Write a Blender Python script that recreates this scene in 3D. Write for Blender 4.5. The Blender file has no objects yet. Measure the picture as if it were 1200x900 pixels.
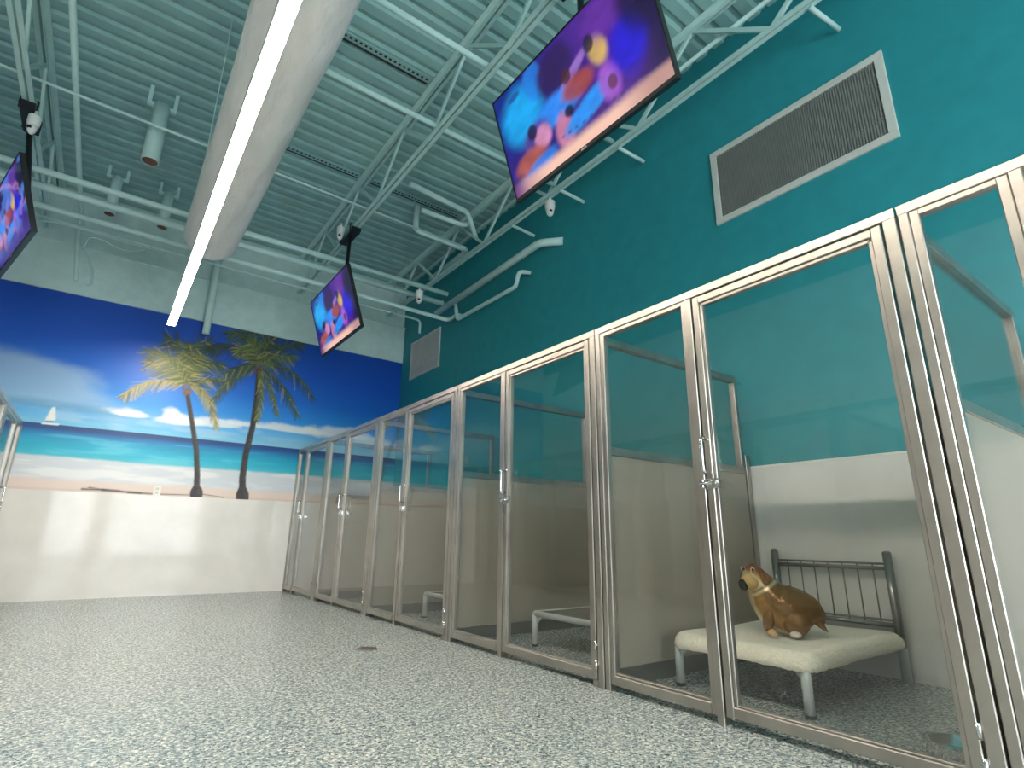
import bpy, bmesh, math, random
import numpy as np
from mathutils import Vector, Matrix

random.seed(7)
scene = bpy.context.scene
COL = scene.collection

# ------------------------------------------------------------------ camera
F_PX = 637.95
YAW, PITCH, ROLL = 0.6336, 0.2770, 0.0127
CAM = Vector((0.0, 0.0, 0.698))
_f = Vector((math.sin(YAW) * math.cos(PITCH), math.cos(YAW) * math.cos(PITCH), math.sin(PITCH)))
_r0 = Vector((math.cos(YAW), -math.sin(YAW), 0))
_u0 = _r0.cross(_f)
C_R = _r0 * math.cos(ROLL) + _u0 * math.sin(ROLL)
C_U = -_r0 * math.sin(ROLL) + _u0 * math.cos(ROLL)
cam_data = bpy.data.cameras.new('camera')
cam_data.sensor_width = 36.0
cam_data.lens = F_PX / 1200.0 * 36.0
cam_data.clip_start = 0.02
cam = bpy.data.objects.new('camera', cam_data)
COL.objects.link(cam)
m = Matrix.Identity(4)
for i, v in enumerate((C_R, C_U, -_f)):
    for j in range(3):
        m[j][i] = v[j]
m.translation = CAM
cam.matrix_world = m
scene.camera = cam


def on(px, py, x=None, y=None, z=None):
    """point where the line of sight through a photo pixel meets a wall, floor or level"""
    d = _f + C_R * ((px - 600) / F_PX) - C_U * ((py - 450) / F_PX)
    if x is not None:
        t = (x - CAM.x) / d.x
    elif y is not None:
        t = (y - CAM.y) / d.y
    else:
        t = (z - CAM.z) / d.z
    return CAM + d * t


# ------------------------------------------------------------------ light
SKY_STRENGTH = 8.5
LED_STRENGTH = 90.0
world = bpy.data.worlds.new('overcast_sky')
scene.world = world
world.use_nodes = True
bg = world.node_tree.nodes['Background']
bg.inputs['Color'].default_value = (0.88, 0.95, 1.0, 1)
bg.inputs['Strength'].default_value = SKY_STRENGTH
scene.view_settings.view_transform = 'Standard'
scene.view_settings.look = 'None'
scene.view_settings.gamma = 1
scene.view_settings.use_curve_mapping = False
scene.view_settings.exposure = 0.42


def portal(name, loc, rot, sx, sy):
    d = bpy.data.lights.new(name, 'AREA')
    d.shape = 'RECTANGLE'
    d.size, d.size_y = sx, sy
    d.cycles.is_portal = True
    o = bpy.data.objects.new(name, d)
    o.location = loc
    o.rotation_euler = rot
    COL.objects.link(o)


# ------------------------------------------------------------------ room measures
KX = 2.121            # front of the right hand row
KL = -0.840           # front of the left hand row
Y0 = 0.5686           # first seam between two kennels
UW = 1.524            # width of one kennel
HK = 1.869            # height of the kennels
XW = 3.598            # right wall
XL = -2.32            # left wall
YB = 7.977            # end wall
YN = -3.2             # wall behind the camera
ZM, ZT, ZF = 1.152, 3.457, 1.19
ZC = 4.80             # roof deck
SEAM = [Y0 + UW * i for i in range(6)]
SEAM[5] = YB - 0.02

# ------------------------------------------------------------------ materials


def new_mat(name):
    mt = bpy.data.materials.new(name)
    mt.use_nodes = True
    nt = mt.node_tree
    return mt, nt, nt.nodes['Principled BSDF']


def link(nt, a, b):
    nt.links.new(a, b)


def coords(nt, scale=(1, 1, 1)):
    tc = nt.nodes.new('ShaderNodeTexCoord')
    mp = nt.nodes.new('ShaderNodeMapping')
    mp.inputs['Scale'].default_value = scale
    link(nt, tc.outputs['Object'], mp.inputs['Vector'])
    return mp.outputs['Vector']


def noise(nt, vec, scale, detail=3.0, rough=0.5):
    n = nt.nodes.new('ShaderNodeTexNoise')
    n.inputs['Scale'].default_value = scale
    n.inputs['Detail'].default_value = detail
    n.inputs['Roughness'].default_value = rough
    link(nt, vec, n.inputs['Vector'])
    return n


def ramp(nt, fac, stops, interp='LINEAR'):
    r = nt.nodes.new('ShaderNodeValToRGB')
    r.color_ramp.interpolation = interp
    e = r.color_ramp.elements
    while len(e) < len(stops):
        e.new(0.5)
    for k, (p, c) in enumerate(stops):
        e[k].position = p
        e[k].color = (c[0], c[1], c[2], 1)
    link(nt, fac, r.inputs['Fac'])
    return r


def bump(nt, bsdf, height, strength, dist):
    b = nt.nodes.new('ShaderNodeBump')
    b.inputs['Strength'].default_value = strength
    b.inputs['Distance'].default_value = dist
    link(nt, height, b.inputs['Height'])
    link(nt, b.outputs['Normal'], bsdf.inputs['Normal'])


def srgb(r, g, b):
    def f(v):
        v /= 255.0
        return v / 12.92 if v <= 0.04045 else ((v + 0.055) / 1.055) ** 2.4
    return (f(r), f(g), f(b))


def plain(name, rgb, rough=0.5, metal=0.0, var=0.06, scale=8.0, bmp=0.0, bscale=60.0, spec=0.5):
    """a paint, plastic or metal with slight uneven tone and roughness"""
    mt, nt, b = new_mat(name)
    v = coords(nt)
    n = noise(nt, v, scale)
    lo = tuple(max(0, c * (1 - var)) for c in rgb)
    hi = tuple(min(1, c * (1 + var)) for c in rgb)
    r = ramp(nt, n.outputs['Fac'], [(0.3, lo), (0.7, hi)])
    link(nt, r.outputs['Color'], b.inputs['Base Color'])
    b.inputs['Roughness'].default_value = rough
    b.inputs['Metallic'].default_value = metal
    b.inputs['Specular IOR Level'].default_value = spec
    if bmp:
        n2 = noise(nt, v, bscale, 4)
        bump(nt, b, n2.outputs['Fac'], bmp, 0.004)
    return mt


M = {}
M['teal'] = plain('teal_wall_paint', srgb(34, 140, 149), 0.55, bmp=0.08, bscale=160)
M['ceil'] = plain('pale_deck_paint', srgb(146, 186, 184), 0.6, var=0.10, scale=3)
M['pipe'] = plain('pale_pipe_paint', srgb(200, 228, 224), 0.45)
M['joist'] = plain('pale_joist_paint', srgb(190, 222, 218), 0.5)
M['band'] = plain('pale_wall_paint', srgb(204, 228, 225), 0.6, bmp=0.05)
M['white'] = plain('white_plastic', srgb(232, 232, 228), 0.4)
M['black'] = plain('black_plastic', (0.012, 0.012, 0.014), 0.4)
M['dark'] = plain('dark_rubber_and_gap_shade', (0.02, 0.022, 0.022), 0.6)  # also colours the painted shade in the latch gap
M['grille_frame'] = plain('light_grey_enamel', srgb(205, 205, 198), 0.45)
M['grille_core'] = plain('dark_grey_grille', srgb(122, 124, 120), 0.5)
M['grille_light'] = plain('pale_grey_grille', srgb(190, 192, 190), 0.5)
M['chrome'] = plain('polished_steel', (0.75, 0.74, 0.72), 0.12, 1.0)
M['bedleg'] = plain('grey_powder_coat', srgb(176, 180, 178), 0.4)
M['bedmetal'] = plain('grey_headboard_metal', srgb(132, 132, 128), 0.32, 0.8)
M['cot'] = plain('taupe_cot_fabric', srgb(96, 90, 80), 0.85, bmp=0.3, bscale=300)
M['drain'] = plain('bronze_drain', srgb(112, 104, 98), 0.4, 0.5)
M['rust'] = plain('rusty_inside', srgb(120, 84, 66), 0.8, var=0.3)


def make_steel():
    mt, nt, b = new_mat('brushed_stainless_steel')
    n = noise(nt, coords(nt), 14, 2, 0.4)
    n2 = noise(nt, coords(nt), 5, 4)
    r = ramp(nt, n2.outputs['Fac'], [(0.3, (0.36, 0.335, 0.30)), (0.7, (0.47, 0.44, 0.40))])
    link(nt, r.outputs['Color'], b.inputs['Base Color'])
    b.inputs['Metallic'].default_value = 0.92
    rr = ramp(nt, n.outputs['Fac'], [(0.3, (0.29,) * 3), (0.7, (0.35,) * 3)])
    link(nt, rr.outputs['Color'], b.inputs['Roughness'])
    return mt


M['steel'] = make_steel()


def make_glass():
    mt, nt, b = new_mat('clear_glass')
    nt.nodes.remove(b)
    out = nt.nodes['Material Output']
    lw = nt.nodes.new('ShaderNodeLayerWeight')
    lw.inputs['Blend'].default_value = 0.5
    p = nt.nodes.new('ShaderNodeMath')
    p.operation = 'POWER'
    p.inputs[1].default_value = 5
    link(nt, lw.outputs['Facing'], p.inputs[0])
    a = nt.nodes.new('ShaderNodeMath')
    a.operation = 'MULTIPLY_ADD'
    a.inputs[1].default_value = 0.95
    a.inputs[2].default_value = 0.055
    link(nt, p.outputs[0], a.inputs[0])
    t = nt.nodes.new('ShaderNodeBsdfTransparent')
    t.inputs['Color'].default_value = (0.962, 0.972, 0.966, 1)
    g = nt.nodes.new('ShaderNodeBsdfGlossy')
    g.inputs['Roughness'].default_value = 0.03
    mx = nt.nodes.new('ShaderNodeMixShader')
    link(nt, a.outputs[0], mx.inputs[0])
    link(nt, t.outputs[0], mx.inputs[1])
    link(nt, g.outputs[0], mx.inputs[2])
    link(nt, mx.outputs[0], out.inputs['Surface'])
    return mt


M['glass'] = make_glass()


def make_floor():
    mt, nt, b = new_mat('flake_epoxy_floor')
    v = coords(nt)
    vo = nt.nodes.new('ShaderNodeTexVoronoi')
    vo.inputs['Scale'].default_value = 140
    link(nt, v, vo.inputs['Vector'])
    sep = nt.nodes.new('ShaderNodeSeparateColor')
    link(nt, vo.outputs['Color'], sep.inputs['Color'])
    r = ramp(nt, sep.outputs[0], [(0.0, srgb(60, 80, 90)), (0.12, srgb(96, 113, 119)), (0.28, srgb(122, 134, 136)),
                                   (0.48, srgb(148, 155, 152)), (0.68, srgb(172, 176, 169)), (0.84, srgb(208, 208, 198))], 'CONSTANT')
    link(nt, r.outputs['Color'], b.inputs['Base Color'])
    b.inputs['Roughness'].default_value = 0.24
    n = noise(nt, v, 60, 4)
    rr = ramp(nt, n.outputs['Fac'], [(0.3, (0.18,) * 3), (0.7, (0.34,) * 3)])
    link(nt, rr.outputs['Color'], b.inputs['Roughness'])
    bump(nt, b, n.outputs['Fac'], 0.25, 0.003)
    return mt


M['floor'] = make_floor()


def make_frp():
    mt, nt, b = new_mat('white_wall_panel')
    v = coords(nt)
    n = noise(nt, v, 3)
    r = ramp(nt, n.outputs['Fac'], [(0.3, srgb(222, 220, 216)), (0.7, srgb(233, 231, 228))])
    link(nt, r.outputs['Color'], b.inputs['Base Color'])
    b.inputs['Roughness'].default_value = 0.07
    b.inputs['Specular IOR Level'].default_value = 0.34
    n2 = noise(nt, coords(nt, (1, 1, 3.0)), 7, 2)
    bump(nt, b, n2.outputs['Fac'], 0.10, 0.004)
    return mt


M['frp'] = make_frp()
M['panel'] = plain('warm_grey_partition_panel', srgb(160, 151, 138), 0.38, var=0.04, scale=2)


def make_fleece():
    mt, nt, b = new_mat('cream_fleece')
    v = coords(nt)
    n = noise(nt, v, 70, 5, 0.7)
    r = ramp(nt, n.outputs['Fac'], [(0.3, srgb(232, 220, 194)), (0.7, srgb(252, 244, 226))])
    link(nt, r.outputs['Color'], b.inputs['Base Color'])
    b.inputs['Roughness'].default_value = 0.95
    b.inputs['Sheen Weight'].default_value = 0.3
    bump(nt, b, n.outputs['Fac'], 0.9, 0.01)
    return mt


M['fleece'] = make_fleece()


def make_duct():
    mt, nt, b = new_mat('wrinkled_white_jacket')
    v = coords(nt, (1, 0.45, 1))
    n = noise(nt, v, 7, 4, 0.55)
    b.inputs['Base Color'].default_value = (*srgb(236, 230, 224), 1)
    r = ramp(nt, n.outputs['Fac'], [(0.3, srgb(240, 234, 228)), (0.7, srgb(250, 246, 242))])
    link(nt, r.outputs['Color'], b.inputs['Base Color'])
    b.inputs['Roughness'].default_value = 0.38
    w = nt.nodes.new('ShaderNodeTexWave')
    w.inputs['Scale'].default_value = 1.6
    w.inputs['Distortion'].default_value = 9.0
    w.inputs['Detail'].default_value = 2.5
    link(nt, v, w.inputs['Vector'])
    ad = nt.nodes.new('ShaderNodeMath')
    ad.operation = 'MULTIPLY_ADD'
    ad.inputs[1].default_value = 0.35
    link(nt, w.outputs['Fac'], ad.inputs[0])
    link(nt, n.outputs['Fac'], ad.inputs[2])
    bump(nt, b, ad.outputs[0], 0.7, 0.035)
    return mt


M['duct'] = make_duct()


def emitter(name, rgb, strength):
    mt, nt, b = new_mat(name)
    b.inputs['Base Color'].default_value = (0.8, 0.8, 0.8, 1)
    b.inputs['Emission Color'].default_value = (*rgb, 1)
    b.inputs['Emission Strength'].default_value = strength
    return mt


M['led'] = emitter('warm_led_diffuser', (1.0, 0.89, 0.75), LED_STRENGTH)
M['lens'] = plain('camera_lens', (0.01, 0.01, 0.012), 0.1)


def attr_mat(name, emit=0.0, rough=0.4):
    mt, nt, b = new_mat(name)
    a = nt.nodes.new('ShaderNodeVertexColor')
    a.layer_name = 'print'
    if emit:
        b.inputs['Base Color'].default_value = (0.01, 0.01, 0.012, 1)
        link(nt, a.outputs['Color'], b.inputs['Emission Color'])
        b.inputs['Emission Strength'].default_value = emit
    else:
        link(nt, a.outputs['Color'], b.inputs['Base Color'])
    b.inputs['Roughness'].default_value = rough
    return mt


M['mural'] = attr_mat('printed_mural_vinyl', 0, 0.42)
M['screen'] = attr_mat('lit_screen', 0.95, 0.18)


def make_toy():
    mt, nt, b = new_mat('glossy_brown_foil')
    a = nt.nodes.new('ShaderNodeVertexColor')
    a.layer_name = 'print'
    link(nt, a.outputs['Color'], b.inputs['Base Color'])
    b.inputs['Roughness'].default_value = 0.16
    b.inputs['Metallic'].default_value = 0.35
    n = noise(nt, coords(nt), 16, 3)
    bump(nt, b, n.outputs['Fac'], 0.7, 0.02)
    return mt


M['toy'] = make_toy()

# ------------------------------------------------------------------ mesh helpers


class MB:
    def __init__(self):
        self.v, self.f, self.sm = [], [], []

    def add(self, vs, fs, smooth=False):
        o = len(self.v)
        self.v += [tuple(p) for p in vs]
        for f in fs:
            self.f.append(tuple(o + i for i in f))
            self.sm.append(smooth)
        return self

    def box(self, x0, x1, y0, y1, z0, z1, c=0.0):
        """box, with the long edges chamfered by c"""
        x0, x1 = min(x0, x1), max(x0, x1)
        y0, y1 = min(y0, y1), max(y0, y1)
        z0, z1 = min(z0, z1), max(z0, z1)
        if c <= 0:
            vs = [(x0, y0, z0), (x1, y0, z0), (x1, y1, z0), (x0, y1, z0), (x0, y0, z1), (x1, y0, z1), (x1, y1, z1), (x0, y1, z1)]
            fs = [(3, 2, 1, 0), (4, 5, 6, 7), (0, 1, 5, 4), (1, 2, 6, 5), (2, 3, 7, 6), (3, 0, 4, 7)]
            return self.add(vs, fs)
        d = (x1 - x0, y1 - y0, z1 - z0)
        ax = d.index(max(d))
        lo, hi = (x0, y0, z0), (x1, y1, z1)
        a, b = [i for i in range(3) if i != ax]
        oct_ = [(lo[a] + c, lo[b]), (hi[a] - c, lo[b]), (hi[a], lo[b] + c), (hi[a], hi[b] - c), (hi[a] - c, hi[b]), (lo[a] + c, hi[b]), (lo[a], hi[b] - c), (lo[a], lo[b] + c)]
        vs = []
        for e in (lo[ax], hi[ax]):
            for p, q in oct_:
                w = [0, 0, 0]
                w[ax], w[a], w[b] = e, p, q
                vs.append(tuple(w))
        fs = [tuple(range(8)), tuple(range(15, 7, -1))] + [(i, 8 + i, 8 + (i + 1) % 8, (i + 1) % 8) for i in range(8)]
        return self.add(vs, fs)

    def tube(self, pts, r, n=10, cap=True, r2=None):
        pts = [Vector(p) for p in pts]
        rs = [r] * len(pts) if not isinstance(r, (list, tuple)) else list(r)
        if r2 is not None:
            rs = [r + (r2 - r) * i / (len(pts) - 1) for i in range(len(pts))]
        vs = []
        up = None
        for i, p in enumerate(pts):
            if i == 0:
                t = pts[1] - p
            elif i == len(pts) - 1:
                t = p - pts[i - 1]
            else:
                t = (pts[i + 1] - p).normalized() + (p - pts[i - 1]).normalized()
            t.normalize()
            if up is None:
                up = Vector((0, 0, 1)) if abs(t.z) < 0.9 else Vector((1, 0, 0))
            a = t.cross(up)
            if a.length < 1e-4:
                a = t.cross(Vector((0, 1, 0)))
            a.normalize()
            b = a.cross(t)
            up = b
            for k in range(n):
                th = 2 * math.pi * k / n
                vs.append(p + (a * math.cos(th) + b * math.sin(th)) * rs[i])
        fs = []
        for i in range(len(pts) - 1):
            for k in range(n):
                k2 = (k + 1) % n
                fs.append((i * n + k, i * n + k2, (i + 1) * n + k2, (i + 1) * n + k))
        self.add(vs, fs, True)
        if cap:
            o = len(self.v) - len(vs)
            self.f.append(tuple(o + k for k in range(n - 1, -1, -1)))
            self.sm.append(False)
            self.f.append(tuple(o + (len(pts) - 1) * n + k for k in range(n)))
            self.sm.append(False)
        return self

    def lathe(self, prof, c, n=20, axis='z'):
        vs, fs = [], []
        for r, h in prof:
            for k in range(n):
                th = 2 * math.pi * k / n
                q = (r * math.cos(th), r * math.sin(th), h)
                if axis == 'x':
                    q = (q[2], q[0], q[1])
                elif axis == 'y':
                    q = (q[0], q[2], q[1])
                vs.append((c[0] + q[0], c[1] + q[1], c[2] + q[2]))
        for i in range(len(prof) - 1):
            for k in range(n):
                k2 = (k + 1) % n
                fs.append((i * n + k, i * n + k2, (i + 1) * n + k2, (i + 1) * n + k))
        self.add(vs, fs, True)
        for i in (0, len(prof) - 1):
            if prof[i][0] > 1e-4:
                o = len(self.v) - len(vs) + i * n
                self.f.append(tuple(o + k for k in (range(n) if i else range(n - 1, -1, -1))))
                self.sm.append(False)
        return self

    def mesh(self, name):
        me = bpy.data.meshes.new(name)
        me.from_pydata(self.v, [], self.f)
        me.polygons.foreach_set('use_smooth', self.sm)
        bm = bmesh.new()
        bm.from_mesh(me)
        bmesh.ops.recalc_face_normals(bm, faces=bm.faces)
        bm.to_mesh(me)
        bm.free()
        me.update()
        return me

    def build(self, name, mat, parent=None, label=None):
        return put(name, self.mesh(name), mat, parent, label)


def put(name, me, mat, parent=None, label=None):
    o = bpy.data.objects.new(name, me)
    if isinstance(mat, str):
        mat = M[mat]
    if not me.materials:
        me.materials.append(mat)
    COL.objects.link(o)
    if parent is not None:
        o.parent = parent
        o.matrix_parent_inverse = Matrix.Translation(-world_loc(parent))
    if label:
        o['label'] = label
    return o


def world_loc(o):
    v = Vector(o.location)
    if o.parent:
        v = world_loc(o.parent) + v - (world_loc(o.parent))
    return v


def tag(o, label, cat, group=None):
    o['label'] = label
    o['category'] = cat
    if group:
        o['group'] = group
    return o


def thing(name, label, cat, loc=(0, 0, 0), group=None):
    o = bpy.data.objects.new(name, None)
    o.empty_display_size = 0.1
    COL.objects.link(o)
    o.location = loc
    return tag(o, label, cat, group)


def struct(o):
    o['kind'] = 'structure'
    return o


# ------------------------------------------------------------------ the setting
fl = MB().box(XL, XW, YN, YB, -0.10, 0.0).build('floor', 'floor')
struct(fl)

# roof deck: one corrugated sheet, ribs across the room
mb = MB()
per, dep = 0.165, 0.026
prof = []
y = YN
while y < YB + 0.05:
    prof += [(y, ZC), (y + per * 0.52, ZC), (y + per * 0.66, ZC + dep), (y + per * 0.86, ZC + dep)]
    y += per
vs = []
for (yy, zz) in prof:
    vs += [(XL - 0.05, yy, zz), (XW + 0.05, yy, zz)]
fs = [(2 * i, 2 * i + 1, 2 * i + 3, 2 * i + 2) for i in range(len(prof) - 1)]
n0 = len(vs)
vs += [(XL - 0.05, YN, ZC + 0.12), (XW + 0.05, YN, ZC + 0.12), (XL - 0.05, prof[-1][0], ZC + 0.12), (XW + 0.05, prof[-1][0], ZC + 0.12)]
fs += [(n0, n0 + 1, n0 + 3, n0 + 2)]
mb.add(vs, fs)
ceil = struct(mb.build('ceiling', 'ceil'))
for (yy, x0, x1) in ((3.79, 0.55, 1.78), (5.53, 0.55, 1.78), (5.53, 1.95, 3.15)):
    q = MB().box(x0, x1, yy - 0.035, yy + 0.03, ZC - 0.012, ZC + 0.03)
    s = q.build('perforated_strip', 'ceil', ceil, 'perforated metal strip between deck ribs')
    q = MB()
    q.box(x0, x1, yy + 0.03, yy + 0.055, ZC - 0.01, ZC + 0.03)
    k = x0 + 0.02
    while k < x1 - 0.03:
        q.box(k, k + 0.022, yy - 0.016, yy + 0.004, ZC - 0.015, ZC)
        k += 0.045
    q.build('slot_row', 'dark', s)

# right wall, teal, with white panel below
wr = struct(MB().box(XW, XW + 0.12, YN, YB + 0.12, 0, ZC + 0.12).build('wall_right', 'teal'))
MB().box(XW - 0.006, XW, YN, YB - 0.006, 0.0, ZF).build('wall_panel', 'frp', wr)
MB().box(XW - 0.010, XW, YN, YB, ZF, ZF + 0.012).build('panel_cap', 'white', wr)

# end wall with mural
we = struct(MB().box(XL, XW, YB, YB + 0.12, 0, ZC + 0.12).build('wall_end', 'band'))
MB().box(XL, XW, YB - 0.006, YB, 0.0, ZM).build('wall_panel', 'frp', we)
MB().box(XL, XW, YB - 0.05, YB, 4.055, 4.075).build('wall_ledge', 'band', we)
MB().box(XL, XW, YB - 0.03, YB, ZT, 4.055).build('wall_fascia', 'band', we)

# left wall, white panel below a teal band
wl = struct(MB().box(XL - 0.12, XL, YN, YB + 0.12, 0, ZC + 0.12).build('wall_left', 'teal'))
MB().box(XL, XL + 0.004, YN, YB - 0.006, ZF, 3.78).build('upper_wall_panel', 'frp', wl)
MB().box(XL, XL + 0.006, YN, YB - 0.006, 0, ZF).build('wall_panel', 'frp', wl)
MB().box(XL, XL + 0.010, YN, YB - 0.006, ZF, ZF + 0.012).build('panel_cap', 'white', wl)
nwin = 0


def window(frame_boxes, pane):
    global nwin
    nwin += 1
    q = MB()
    for b in frame_boxes:
        q.box(*b)
    o = struct(q.build('window_%d' % nwin, 'white'))
    MB().box(*pane).build('window_pane', 'glass', o)
    return o


# wall behind the camera with two tall shopfront windows
WN = [(-1.45, -0.12), (0.20, 2.60)]
NZ0, NZ1 = 0.12, 3.0
mb = MB()
mb.box(XL, XW, YN - 0.12, YN, 0, NZ0)
mb.box(XL, XW, YN - 0.12, YN, NZ1, ZC + 0.12)
edge = [XL] + [e for w in WN for e in w] + [XW]
for k in range(0, len(edge), 2):
    mb.box(edge[k], edge[k + 1], YN - 0.12, YN, NZ0, NZ1)
wb = struct(mb.build('wall_near', 'band'))
for (a, b) in WN:
    t = 0.05
    y0, y1 = YN - 0.09, YN - 0.03
    window([(a, b, y0, y1, NZ0, NZ0 + t), (a, b, y0, y1, NZ1 - t, NZ1), (a, a + t, y0, y1, NZ0 + t, NZ1 - t), (b - t, b, y0, y1, NZ0 + t, NZ1 - t)],
           (a + t, b - t, YN - 0.063, YN - 0.057, NZ0 + t, NZ1 - t))
    portal('daylight_portal', ((a + b) / 2, YN - 0.13, (NZ0 + NZ1) / 2), (math.pi / 2, 0, 0), b - a, NZ1 - NZ0)

# ------------------------------------------------------------------ mural print


def color_mesh(name, verts, faces, cols, mat, parent=None):
    me = bpy.data.meshes.new(name)
    me.from_pydata(verts, [], faces)
    ca = me.color_attributes.new('print', 'FLOAT_COLOR', 'POINT')
    c = np.ones((len(verts), 4), np.float32)
    c[:, :3] = cols
    ca.data.foreach_set('color', c.ravel())
    me.update()
    return put(name, me, mat, parent)


def smooth(a, b, x):
    t = np.clip((x - a) / (b - a), 0, 1)
    return t * t * (3 - 2 * t)


def fbm(x, y, seed, octs=5, sx=1.0, sy=1.0):
    rng = np.random.RandomState(seed)
    out = np.zeros_like(x)
    amp, tot = 1.0, 0.0
    for o in range(octs):
        n = 64
        g = rng.rand(n, n)
        fx = x * sx * 2 ** o
        fy = y * sy * 2 ** o
        ix, iy = np.floor(fx).astype(int), np.floor(fy).astype(int)
        tx, ty = fx - ix, fy - iy
        tx, ty = tx * tx * (3 - 2 * tx), ty * ty * (3 - 2 * ty)
        a = g[ix % n, iy % n] * (1 - tx) + g[(ix + 1) % n, iy % n] * tx
        b = g[ix % n, (iy + 1) % n] * (1 - tx) + g[(ix + 1) % n, (iy + 1) % n] * tx
        out += amp * (a * (1 - ty) + b * ty)
        tot += amp
        amp *= 0.5
    return out / tot


def mural():
    NX, NZ = 560, 220
    xs = np.linspace(XL + 0.001, XW - 0.001, NX)
    zs = np.linspace(ZM, ZT, NZ)
    X, Z = np.meshgrid(xs, zs)
    L = lambda *c: np.array(srgb(*c))

    def rampz(stops):
        out = np.zeros(X.shape + (3,))
        zz = [s[0] for s in stops]
        for k in range(3):
            out[..., k] = np.interp(Z, zz, [L(*s[1])[k] for s in stops])
        return out

    HZ = 1.884
    col = rampz([(1.884, (120, 196, 232)), (2.05, (90, 178, 236)), (2.25, (36, 146, 232)), (2.55, (4, 110, 218)), (2.95, (4, 88, 204)), (3.46, (8, 74, 180))])

    def mix(mask, c):
        nonlocal col
        c = L(*c) if not isinstance(c, np.ndarray) else c
        col = col * (1 - mask[..., None]) + c * mask[..., None]

    n1 = fbm(X + 10, Z + 10, 1, 5, 1.2, 3.0)
    n2 = fbm(X + 20, Z + 5, 2, 5, 4.0, 7.0)
    n3 = fbm(X + 3, Z + 30, 3, 5, 2.0, 14.0)
    # broad hazy cloud at the left
    e = 1 - smooth(0.55, 1.15, np.hypot((X + 1.15) / 1.35, (Z - 2.38 + 0.18 * (X + 1.15)) / 0.36) + (n1 - 0.5) * 0.9)
    mix(e * 0.62, (176, 208, 226))
    e = 1 - smooth(0.4, 1.1, np.hypot((X + 0.5) / 1.0, (Z - 2.10) / 0.08) + (n1 - 0.5) * 0.6)
    mix(e * 0.5, (84, 150, 200))
    # cumulus puffs

    def puff(cx, cz, rx, rz, a, flat=0.5):
        d = np.hypot((X - cx) / rx, np.where(Z > cz, (Z - cz) / rz, (Z - cz) / (rz * flat))) + (n2 - 0.5) * 0.9
        mix((1 - smooth(0.55, 1.05, d)) * a, (236, 242, 246))
    puff(0.10, 2.10, 0.26, 0.09, 0.95)
    puff(0.62, 2.08, 0.34, 0.11, 0.9)
    puff(0.52, 2.14, 0.14, 0.11, 0.95)
    puff(1.05, 2.10, 0.35, 0.10, 0.8)
    puff(1.9, 2.14, 0.85, 0.10, 0.85)
    puff(2.6, 2.16, 0.60, 0.13, 0.8)
    puff(2.9, 2.10, 0.8, 0.10, 0.7)
    e = smooth(0.52, 0.72, n3) * (1 - smooth(1.95, 2.25, Z)) * 0.35
    mix(e, (200, 222, 236))
    # lower haze right
    mix((1 - smooth(1.9, 2.12, Z)) * smooth(0.8, 2.4, X) * 0.6, (150, 196, 222))
    # sea
    sea = rampz([(1.30, (214, 222, 228)), (1.40, (206, 216, 226)), (1.50, (196, 218, 228)), (1.535, (60, 188, 212)), (1.62, (24, 178, 210)), (1.72, (8, 160, 204)), (1.79, (2, 118, 182)), (1.835, (6, 72, 138)), (1.884, (18, 60, 126))])
    shore = 1.27 + (n1 - 0.5) * 0.05
    wav = n3 - 0.5
    Zs = Z
    foam_top = 1.51 + (fbm(X, Z * 0, 8, 4, 2.5, 1) - 0.5) * 0.05
    seac = sea.copy()
    seac *= (1 + wav * 0.35)[..., None]
    fm = smooth(foam_top + 0.02, foam_top - 0.02, Z) * 1.0
    fm = 1 - smooth(foam_top - 0.015, foam_top + 0.02, Z)
    foamc = L(208, 216, 226) * (1 - smooth(0.40, 0.62, n3))[..., None] + L(228, 232, 236) * smooth(0.40, 0.62, n3)[..., None]
    seac = seac * (1 - fm[..., None]) + foamc * fm[..., None]
    light = smooth(0.55, 0.75, n3) * (1 - fm) * (Z < 1.78) * 0.35
    seac = seac * (1 - light[..., None]) + L(120, 214, 226) * light[..., None]
    mk = 1 - smooth(HZ - 0.006, HZ + 0.004, Z)
    mix(mk, seac)
    sand = rampz([(1.152, (226, 208, 198)), (1.24, (228, 212, 204)), (1.32, (214, 204, 204))])
    mix(1 - smooth(shore - 0.03, shore + 0.05, Z), sand)
    mix((1 - smooth(ZM + 0.02, ZM + 0.03, Z)) * 0.25, (196, 176, 166))

    flat = col.reshape(-1, 3)
    PX, PZ = X.ravel(), Z.ravel()
    dx, dz = xs[1] - xs[0], zs[1] - zs[0]

    def stroke(a, b, wa, wb, c, alpha=1.0):
        """tapering line on the print"""
        pad = max(wa, wb) + 0.012
        i0 = int(max(0, (min(a[0], b[0]) - pad - xs[0]) / dx))
        i1 = int(min(NX - 1, (max(a[0], b[0]) + pad - xs[0]) / dx)) + 1
        j0 = int(max(0, (min(a[1], b[1]) - pad - zs[0]) / dz))
        j1 = int(min(NZ - 1, (max(a[1], b[1]) + pad - zs[0]) / dz)) + 1
        if i1 <= i0 or j1 <= j0:
            return
        sx, sz = X[j0:j1, i0:i1], Z[j0:j1, i0:i1]
        ex, ez = b[0] - a[0], b[1] - a[1]
        ll = ex * ex + ez * ez + 1e-9
        t = np.clip(((sx - a[0]) * ex + (sz - a[1]) * ez) / ll, 0, 1)
        d = np.hypot(sx - a[0] - t * ex, sz - a[1] - t * ez)
        w = wa + (wb - wa) * t
        mk = np.clip((w + 0.006 - d) / 0.012, 0, 1) * alpha
        sub = col[j0:j1, i0:i1]
        sub[:] = sub * (1 - mk[..., None]) + np.asarray(c) * mk[..., None]

    def P(px, py):
        q = on(px, py, y=YB)
        return np.array((q.x, q.z))

    rng = random.Random(5)

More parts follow.
